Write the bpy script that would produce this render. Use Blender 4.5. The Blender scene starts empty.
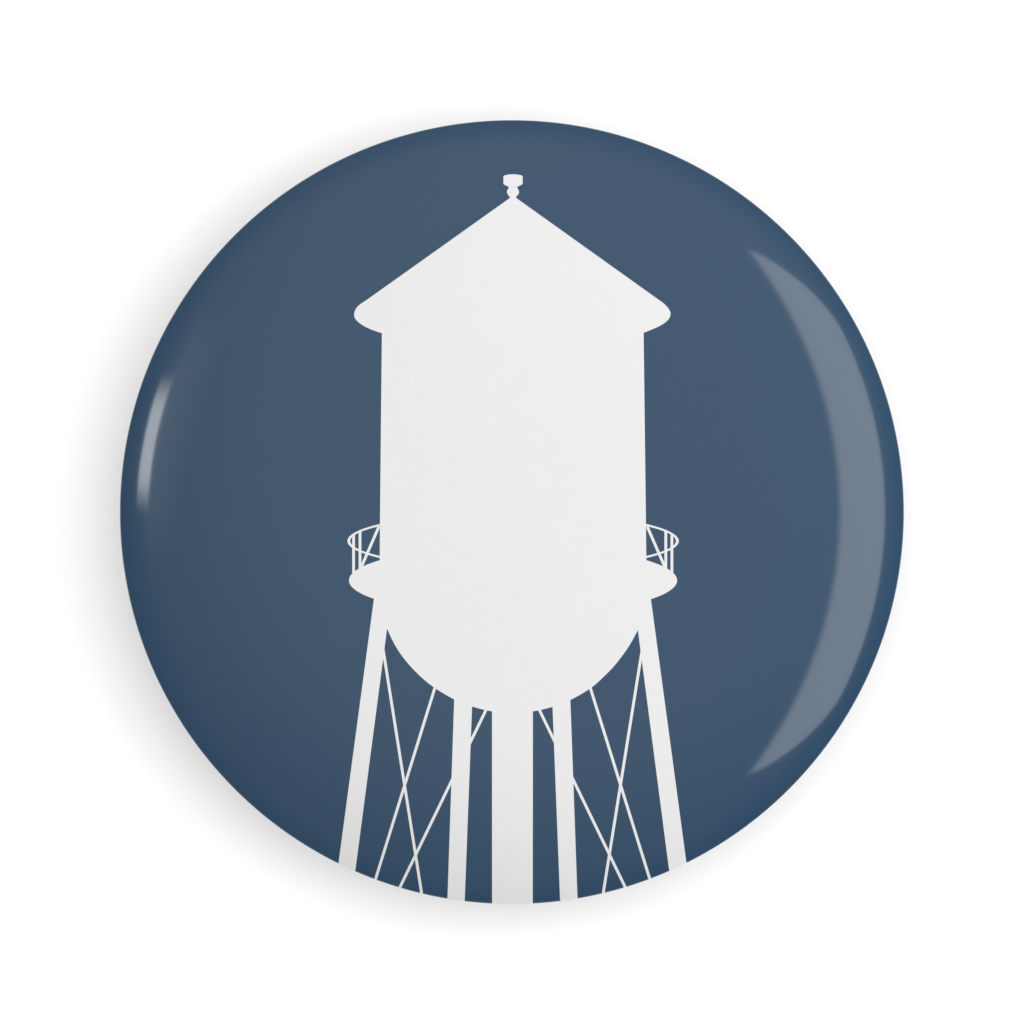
import bpy, math
from mathutils import Vector, Matrix, geometry

S = bpy.context.scene
C = bpy.data.collections.new('Collection'); S.collection.children.link(C)
R = math.radians

# ------------------------------------------------------------------ sizes (metres)
PXM = 0.029/392.0; CX, CY = 511.9, 512.1            # one photo pixel at the rim of the 58 mm badge
RB = 0.029                   # badge radius
ROLL = 0.00028               # radius of the rolled rim
D_CAM = 0.9                  # camera height over the rim

# ------------------------------------------------------------------ camera
cam_data = bpy.data.cameras.new('camera'); cam = bpy.data.objects.new('camera', cam_data)
C.objects.link(cam); S.camera = cam
Z_RIM = 0.0060               # height of the widest ring of the badge over the surface
cam.location = (0, 0, Z_RIM + D_CAM)
cam_data.sensor_width = 36; cam_data.sensor_fit = 'HORIZONTAL'
cam_data.lens = 36*D_CAM/(1024*PXM)
cam_data.shift_x = (512-CX)/1024; cam_data.shift_y = (CY-512)/1024
cam_data.clip_start = 0.01; cam_data.clip_end = 50

# ------------------------------------------------------------------ world: soft studio light, brighter to the upper right
W = bpy.data.worlds.new('World'); S.world = W; W.use_nodes = True
nt = W.node_tree; nt.nodes.clear()
out = nt.nodes.new('ShaderNodeOutputWorld'); bg = nt.nodes.new('ShaderNodeBackground')
tc = nt.nodes.new('ShaderNodeTexCoord')
dot = nt.nodes.new('ShaderNodeVectorMath'); dot.operation = 'DOT_PRODUCT'
dot.inputs[1].default_value = Vector((0.20, 0.50, 0.84)).normalized()
mr = nt.nodes.new('ShaderNodeMapRange'); mr.interpolation_type = 'SMOOTHSTEP'
mr.inputs['From Min'].default_value = -0.2; mr.inputs['From Max'].default_value = 1.0
mr.inputs['To Min'].default_value = 0.90; mr.inputs['To Max'].default_value = 1.52
nt.links.new(tc.outputs['Generated'], dot.inputs[0])
nt.links.new(dot.outputs['Value'], mr.inputs['Value'])
sx = nt.nodes.new('ShaderNodeSeparateXYZ'); nt.links.new(tc.outputs['Generated'], sx.inputs[0])
hz = nt.nodes.new('ShaderNodeMapRange'); hz.interpolation_type = 'SMOOTHSTEP'      # world light dimmed near the horizon, added to darken the badge's rim
hz.inputs['From Min'].default_value = 0.0; hz.inputs['From Max'].default_value = 0.42
hz.inputs['To Min'].default_value = 0.52; hz.inputs['To Max'].default_value = 1.0
nt.links.new(sx.outputs[2], hz.inputs['Value'])
ml = nt.nodes.new('ShaderNodeMath'); ml.operation = 'MULTIPLY'
nt.links.new(mr.outputs['Result'], ml.inputs[0]); nt.links.new(hz.outputs['Result'], ml.inputs[1])
nt.links.new(ml.outputs[0], bg.inputs['Strength'])
bg.inputs['Color'].default_value = (1, 1, 1, 1)
nt.links.new(bg.outputs[0], out.inputs['Surface'])

# ------------------------------------------------------------------ lamps (softboxes reflected in the gloss)
def softbox(name, loc, normal, along, length, width, radiance, fade=None):
    """loc: centre; normal: from the badge outwards; along: direction of the long side;
    fade: (share of the length, share of the inner side, share of the outer side) over which the diffuser falls off"""
    L = bpy.data.lights.new(name, 'AREA'); L.shape = 'RECTANGLE'
    L.size = length; L.size_y = width
    L.energy = radiance*math.pi*length*width
    o = bpy.data.objects.new(name, L); C.objects.link(o)
    z = Vector(normal).normalized(); x = Vector(along); x = (x - z*x.dot(z)).normalized(); y = z.cross(x)
    o.location = loc; o.rotation_euler = Matrix((x, y, z)).transposed().to_euler()
    if fade:
        L.use_nodes = True; n = L.node_tree; em = n.nodes['Emission']
        g = n.nodes.new('ShaderNodeNewGeometry'); sp = n.nodes.new('ShaderNodeSeparateXYZ')
        n.links.new(g.outputs['Parametric'], sp.inputs[0])
        def step(sock, lo, hi):
            m = n.nodes.new('ShaderNodeMapRange'); m.interpolation_type = 'SMOOTHSTEP'
            m.inputs['From Min'].default_value = lo; m.inputs['From Max'].default_value = hi
            n.links.new(sock, m.inputs['Value']); return m.outputs['Result']
        def math_(op, a, b=None, c=None):
            m = n.nodes.new('ShaderNodeMath'); m.operation = op
            for k, v in enumerate((a, b, c)):
                if v is None: continue
                if isinstance(v, (int, float)): m.inputs[k].default_value = v
                else: n.links.new(v, m.inputs[k])
            return m.outputs[0]
        if fade == 'rounded':           # diffuser with bowed ends and rounded outer corners
            su = math_('ABSOLUTE', math_('MULTIPLY_ADD', sp.outputs[0], 2, -1))
            w = math_('SUBTRACT', 1, sp.outputs[1])                  # 0 at the inner side
            sw = math_('ABSOLUTE', math_('MULTIPLY_ADD', w, 2, -1))
            q = math_('MULTIPLY_ADD', math_('POWER', sw, 3), 0.115, su)
            ends = step(q, 1.0, 0.985)
            inner = step(math_('MULTIPLY_ADD', math_('POWER', su, 2), -0.055, w), 0, 0.11)
            n.links.new(math_('MULTIPLY', ends, inner), em.inputs['Strength'])
            return o
        fl, fi, fo = fade; parts = []
        parts += [step(sp.outputs[0], 0, fl), step(sp.outputs[0], 1, 1-fl)] if fl else []
        parts += [step(sp.outputs[1], 0, fi)] if fi else []
        parts += [step(sp.outputs[1], 1, 1-fo)] if fo else []
        cur = parts[0]
        for p in parts[1:]:
            m = n.nodes.new('ShaderNodeMath'); m.operation = 'MULTIPLY'
            n.links.new(cur, m.inputs[0]); n.links.new(p, m.inputs[1]); cur = m.outputs[0]
        n.links.new(cur, em.inputs['Strength'])
    return o
def polar(azim, zen, dist):
    return Vector((math.sin(R(zen))*math.cos(R(azim)), math.sin(R(zen))*math.sin(R(azim)), math.cos(R(zen))))*dist
DL = 0.35
NL = Vector((0.28, 0, 0.96)).normalized(); TL = Vector((NL.z, 0, -NL.x)); T0, T1 = 0.62, 1.52
softbox('softbox_right', (NL + TL*(T0+T1)/2)*DL, NL, (0, 1, 0), 2.27*DL, (T1-T0)*DL, 2.85, 'rounded')
p = polar(169, 70.5, 0.50); softbox('softbox_strip', p, p, (0.17, 1, 0), 0.195, 0.060, 7.2, (0.30, 0.15, 0))
p = polar(168, 59, 0.50); softbox('softbox_dim', p, p, (0.2, 1, 0), 0.42, 0.22, 0.65, (0.45, 0.9, 0.2))

S.view_settings.view_transform = 'Standard'; S.view_settings.look = 'None'
S.view_settings.exposure = 0; S.view_settings.gamma = 1
S.render.engine = 'CYCLES'

# ------------------------------------------------------------------ materials
def material(name, col, rough, bump=0.0, bump_scale=900, spec=0.5):
    m = bpy.data.materials.new(name); m.use_nodes = True
    n = m.node_tree; p = n.nodes['Principled BSDF']
    p.inputs['Roughness'].default_value = rough
    p.inputs['Specular IOR Level'].default_value = spec
    p.inputs['Base Color'].default_value = (*col, 1)
    t = n.nodes.new('ShaderNodeTexCoord')
    nz = n.nodes.new('ShaderNodeTexNoise'); nz.inputs['Scale'].default_value = bump_scale; nz.inputs['Detail'].default_value = 4
    n.links.new(t.outputs['Object'], nz.inputs['Vector'])
    mx = n.nodes.new('ShaderNodeMix'); mx.data_type = 'RGBA'
    mx.inputs['A'].default_value = (*[c*0.985 for c in col], 1); mx.inputs['B'].default_value = (*[min(1, c*1.015) for c in col], 1)
    n.links.new(nz.outputs['Fac'], mx.inputs['Factor']); n.links.new(mx.outputs['Result'], p.inputs['Base Color'])
    if bump:
        b = n.nodes.new('ShaderNodeBump'); b.inputs['Strength'].default_value = bump; b.inputs['Distance'].default_value = 0.0001
        n.links.new(nz.outputs['Fac'], b.inputs['Height']); n.links.new(b.outputs['Normal'], p.inputs['Normal'])
    return m
M_BLUE = material('blue_print_under_film', (0.0030, 0.0315, 0.0730), 0.08, spec=0.46)
M_WHITE = material('white_print_under_film', (0.545, 0.545, 0.545), 0.08, spec=0.46)
M_METAL = material('tinned_steel', (0.55, 0.55, 0.56), 0.3); M_METAL.node_tree.nodes['Principled BSDF'].inputs['Metallic'].default_value = 1
M_TABLE = material('matte_white_surface', (0.86, 0.86, 0.86), 0.9, spec=0.1, bump_scale=60)

# ------------------------------------------------------------------ the surface
me = bpy.data.meshes.new('tabletop')
me.from_pydata([(-2, -2, 0), (2, -2, 0), (2, 2, 0), (-2, 2, 0)], [], [(0, 1, 2, 3)])
me.materials.append(M_TABLE)
table = bpy.data.objects.new('tabletop', me); C.objects.link(table)
table['kind'] = 'structure'

# ------------------------------------------------------------------ badge profile
A1, A5, P5 = 0.12, 0.75, 4.4           # slope of the dome: A1*rho + A5*rho^P5
def slope(r):
    q = r/RB
    return A1*q + A5*q**P5
def rise(r):
    q = r/RB
    return RB*(A1*q*q/2 + A5*q**(P5+1)/(P5+1))
# radius where the dome hands over to the rolled rim
lo, hi = 0, RB
for _ in range(60):
    mid = (lo+hi)/2
    if mid + ROLL*(1-math.sin(math.atan(slope(mid)))) > RB: hi = mid
    else: lo = mid
RD = lo; PHI0 = math.atan(slope(RD))
CR = RB - ROLL                          # centre of the roll
Z_D = Z_RIM + ROLL*math.cos(PHI0)       # height of the dome's edge
PHI1 = R(172)
U_END = RD + ROLL*(PHI1-PHI0)
def place(u):
    """distance from the badge's middle, measured along the skin -> (radius, height, normal_r, normal_z)"""
    if u <= RD:
        s = slope(u); n = math.hypot(s, 1)
        return u, Z_D + rise(RD) - rise(u), s/n, 1/n
    ph = PHI0 + (u-RD)/ROLL
    return CR + ROLL*math.sin(ph), Z_RIM + ROLL*math.cos(ph), math.sin(ph), math.cos(ph)

def art(px, py):
    """artwork point in photo units -> point on the flat print (metres along the skin)"""
    x, y = (px-CX)*PXM, (CY-py)*PXM
    r = math.hypot(x, y)
    if r < 1e-9: return (0, 0)
    u = r
    if r < RD:
        for _ in range(6): u = r*(D_CAM + Z_RIM - place(min(u, RD))[1])/D_CAM
    else: u = r + 3*(r-RD)
    return (x*u/r, y*u/r)

def ellipse(cx, cy, rx, ry, n=160):
    return [(cx+rx*math.cos(2*math.pi*k/n), cy+ry*math.sin(2*math.pi*k/n)) for k in range(n)]
def catmull(pts, n=6):
    o = []
    for i in range(len(pts)-1):
        p0 = pts[max(i-1, 0)]; p1 = pts[i]; p2 = pts[i+1]; p3 = pts[min(i+2, len(pts)-1)]
        for k in range(n):
            t = k/n
            o.append(tuple(0.5*(2*p1[a]+(p2[a]-p0[a])*t+(2*p0[a]-5*p1[a]+4*p2[a]-p3[a])*t*t+(3*p1[a]-p0[a]-3*p2[a]+p3[a])*t**3) for a in (0, 1)))
    o.append(pts[-1]); return o
def bar(a, b, w):
    dx, dy = b[0]-a[0], b[1]-a[1]; l = math.hypot(dx, dy); nx, ny = -dy/l*w/2, dx/l*w/2
    return [(a[0]+nx, a[1]+ny), (a[0]-nx, a[1]-ny), (b[0]-nx, b[1]-ny), (b[0]+nx, b[1]+ny)]
def extend(a, b, y):
    t = (y-a[1])/(b[1]-a[1]); return (a[0]+(b[0]-a[0])*t, y)

# ---- artwork outlines (each entry: name, list of polygons, list of holes); earlier entries win where they overlap
SH = []
finial = [(503.4, 176.2), (505, 175.2), (509, 174.5), (513, 174.2), (517, 174.5), (521, 175.2), (522.7, 176.2), (522.6, 183.8), (521.5, 184.8), (517.6, 186.6)] \
    + catmull([(517.1, 187.6), (518.3, 189.6), (519.1, 192.0), (518.2, 194.4), (516.1, 196.9), (516.2, 198.3)], 5) + [(513, 199.5)] \
    + catmull([(509.6, 198.3), (509.7, 196.9), (507.8, 194.4), (506.9, 192.0), (507.7, 189.6), (508.9, 187.6)], 5) + [(508.4, 186.6), (504.5, 184.8), (503.5, 183.8)]
SH.append(('finial', [finial], []))
lr = catmull([(366.9, 299.8), (360.1, 304.3), (356.0, 308.7), (354.2, 313.6), (355.0, 318.3), (358.7, 322.4), (364.2, 326.1), (371.0, 329.4), (377.8, 331.9), (381.9, 333.1)])
rr = catmull([(643.7, 332.8), (651.4, 329.7), (658.3, 326.6), (664.4, 323.1), (668.9, 318.7), (670.6, 313.5), (668.3, 308.3), (663.9, 303.6), (659.0, 300.0)])
SH.append(('roof', [[(509.6, 198.2)] + lr + rr + [(516.2, 198.0), (513, 197.4)]], []))
tank_l = [(381.9, 333.0), (380.9, 430), (380.0, 520), (379.7, 560), (379, 580.3)]
tank_r = [(647, 580.3), (646.3, 560), (645.9, 520), (644.8, 430), (643.6, 332.7)]
SH.append(('tank', [tank_l + tank_r], []))
SH.append(('walkway', [ellipse(513.05, 580.4, 164.05, 34.6)], []))
bowl = [(380, 585), (383.5, 615)] + catmull([(387.0, 628.3), (394.2, 643.7), (404.0, 658.6), (417.7, 673.8), (433.3, 686.9), (454.2, 699.4), (472.1, 706.5), (491.9, 711.3),
        (512.6, 713), (533.0, 711.3), (552.6, 706.8), (570.6, 699.8), (590.3, 688.4), (604.0, 676.4), (616.5, 663.2), (629.1, 645.9), (637.9, 630.0)]) + [(641.5, 615), (645, 585)]
SH.append(('bowl', [bowl], []))
def rail(cx_side, posts, diag):
    # a ring seen from the side, its posts and one cross rod
    polys = [bar(*p, 2.75) for p in posts] + [bar(*diag, 2.7)]
    out_ = ellipse(513.1, 541.0, 165.7, 28.6); inn = ellipse(513.1, 541.0, 162.9, 25.9)
    half = (lambda p: p[0] < 430) if cx_side < 0 else (lambda p: p[0] > 596)
    o = [p for p in out_ if half(p)]; i = [p for p in inn if half(p)]
    if cx_side < 0: pass
    else:
        o.sort(key=lambda p: math.atan2(p[1]-541, p[0]-513)); i.sort(key=lambda p: math.atan2(p[1]-541, p[0]-513))
    polys.append(o + i[::-1])
    return polys
SH.append(('railing', rail(-1, [((353.6, 535), (353.6, 577)), ((360.0, 531.5), (360.0, 571))], ((378.9, 526.5), (360.9, 568))), []))
SH.append(('railing', rail(1, [((671.9, 535), (671.9, 577)), ((665.8, 531.5), (665.8, 571))], ((647.2, 526.5), (665.3, 568))), []))
YB = 930
def leg(l0, l1, r0, r1):
    return [l0, extend(l0, l1, YB), extend(r0, r1, YB), r0]
SH.append(('leg', [[extend((374.2, 597), (338.6, 862.5), 585)] + leg((374.2, 597), (338.6, 862.5), (390.8, 600), (355.3, 870.8))], []))
SH.append(('leg', [leg((634.0, 600), (669.2, 870.8), (650.6, 597), (686.3, 861.9)) + [(649, 585)]], []))
SH.append(('leg', [leg((454.5, 690), (447.5, 897.7), (472.4, 698), (464.7, 900.5))], []))
SH.append(('leg', [leg((552.2, 698), (560.1, 900.5), (570.0, 690), (577.5, 898.3))], []))
SH.append(('riser_pipe', [[(492, 700), (492.1, YB), (532.7, YB), (532.9, 700)]], []))
for a, b in (((382.9, 648), (421.6, 893.0)), ((435.3, 686.5), (375.6, 878.9)), ((487.2, 707.5), (400.1, 886.9)),
             ((642.4, 648), (603.3, 892.6)), ((589.9, 686.5), (649.6, 878.4)), ((538.2, 707.5), (625.0, 886.7))):
    SH.append(('brace', [bar(a, extend(a, b, YB), 2.75)], []))

def inside(p, poly):
    x, y = p; c = False; j = len(poly)-1
    for i in range(len(poly)):
        xi, yi = poly[i]; xj, yj = poly[j]
        if (yi > y) != (yj > y) and x < (xj-xi)*(y-yi)/(yj-yi)+xi: c = not c
        j = i
    return c
def dense(poly, step=6.0):
    o = []
    for i in range(len(poly)):
        a, b = poly[i], poly[(i+1) % len(poly)]; n = max(1, int(math.hypot(b[0]-a[0], b[1]-a[1])/step))
        o += [(a[0]+(b[0]-a[0])*k/n, a[1]+(b[1]-a[1])*k/n) for k in range(n)]
    return o

K = 1000.0                              # triangulate in millimetres
verts, edges = [Vector((0, 0))], []
# rings of the round sheet
us = [RD*k/56 for k in range(1, 57)] + [RD + (U_END-RD)*k/12 for k in range(1, 13)]
for i, u in enumerate(us):
    n = 512 if u > 0.97*RD else 256 if i > 18 else 24 + i*12
    b = len(verts)
    for k in range(n):
        a = 2*math.pi*(k+0.37)/n
        verts.append(Vector((u*K*math.cos(a), u*K*math.sin(a))))
    if u > 0.97*RD: edges += [(b+k, b+(k+1) % n) for k in range(n)]
REG = []
for name, polys, _ in SH:
    ps = []
    for poly in polys:
        q = [art(*p) for p in dense(poly, 2.0)]
        q = [(x*K, y*K) for x, y in q]
        # keep the outline on the sheet
        lim = U_END*K*1.02
        q = [(x, y) if math.hypot(x, y) < lim else (x*lim/math.hypot(x, y), y*lim/math.hypot(x, y)) for x, y in q]
        b = len(verts); verts += [Vector(p) for p in q]; edges += [(b+k, b+(k+1) % len(q)) for k in range(len(q))]
        xs = [p[0] for p in q]; ys = [p[1] for p in q]
        ps.append((q, min(xs), max(xs), min(ys), max(ys)))
    REG.append((name, ps))
v2, e2, f2, *_ = geometry.delaunay_2d_cdt(verts, edges, [], 0, 1e-6, False)
groups = {i: [] for i in range(-1, len(REG))}
for f in f2:
    cx = sum(v2[i][0] for i in f)/3; cy = sum(v2[i][1] for i in f)/3
    if math.hypot(cx, cy) > U_END*K: continue
    hit = -1
    for i, (name, ps) in enumerate(REG):
        if any(x0 <= cx <= x1 and y0 <= cy <= y1 and inside((cx, cy), q) for q, x0, x1, y0, y1 in ps): hit = i; break
    groups[hit].append(f)

def skin_mesh(name, faces, mat):
    idx = {}; co = []; no = []; fs = []
    for f in faces:
        g = []
        for i in f:
            if i not in idx:
                x, y = v2[i][0]/K, v2[i][1]/K; u = math.hypot(x, y); r, z, nr, nz = place(min(u, U_END))
                cx, cy = (x/u, y/u) if u > 1e-9 else (0, 0)
                idx[i] = len(co); co.append((cx*r, cy*r, z)); no.append(Vector((cx*nr, cy*nr, nz)).normalized())
            g.append(idx[i])
        a, b, c = (v2[i] for i in f)
        if (b[0]-a[0])*(c[1]-a[1])-(b[1]-a[1])*(c[0]-a[0]) < 0: g.reverse()
        fs.append(g)
    m = bpy.data.meshes.new(name); m.from_pydata(co, [], fs); m.materials.append(mat)
    m.polygons.foreach_set('use_smooth', [True]*len(fs))
    m.normals_split_custom_set_from_vertices(no); m.update()
    o = bpy.data.objects.new(name, m); C.objects.link(o)
    return o

badge = bpy.data.objects.new('button_badge', None); C.objects.link(badge)
badge.empty_display_size = 0.01
badge['label'] = 'round glossy navy blue button badge with a white water tower printed on it'
badge['category'] = 'badge'
face = skin_mesh('face', groups[-1], M_BLUE); face.parent = badge
order = sorted(range(len(REG)), key=lambda i: REG[i][0] != 'tank')
tower = None
for i in order:
    if not groups[i]: continue
    name = REG[i][0]
    if name == 'tank':
        tower = skin_mesh('tower_print', groups[i], M_WHITE); tower.parent = badge
    else:
        o = skin_mesh(name, groups[i], M_WHITE); o.parent = tower
# steel back, set inside the rolled rim, with a disc magnet in its middle that lifts the badge off the surface
def lathe(prof, N=192):
    co = [(0, 0, prof[0][1])]; fs = [(0, 1+(k+1) % N, 1+k) for k in range(N)]
    for r, z in prof[1:]: co += [(r*math.cos(2*math.pi*k/N), r*math.sin(2*math.pi*k/N), z) for k in range(N)]
    for j in range(len(prof)-2):
        a = 1+j*N; b = a+N
        fs += [(a+k, a+(k+1) % N, b+(k+1) % N, b+k) for k in range(N)]
    return co, fs
ZB = Z_RIM - 0.0009
co, fs = lathe([(0, ZB), (0.0140, ZB), (0.0200, ZB), (0.0240, ZB-0.0001), (0.0262, ZB), (0.0278, ZB+0.0004), (RB-0.0003, Z_RIM-0.0001)])
m = bpy.data.meshes.new('back_plate'); m.from_pydata(co, [], fs); m.materials.append(M_METAL)
m.polygons.foreach_set('use_smooth', [True]*len(fs))
o = bpy.data.objects.new('back_plate', m); C.objects.link(o); o.parent = badge
co, fs = lathe([(0, 0.0), (0.0140, 0.0), (0.0144, 0.0001), (0.0145, 0.0004), (0.0145, ZB-0.0004), (0.0144, ZB-0.0002), (0.0141, ZB-0.00005), (0.0120, ZB-0.00001)])
m = bpy.data.meshes.new('magnet'); m.from_pydata(co, [], fs); m.materials.append(M_METAL)
o = bpy.data.objects.new('magnet', m); C.objects.link(o); o.parent = badge
print('RD', RD, 'phi0', math.degrees(PHI0), 'top z', place(0)[1], 'faces', len(f2))
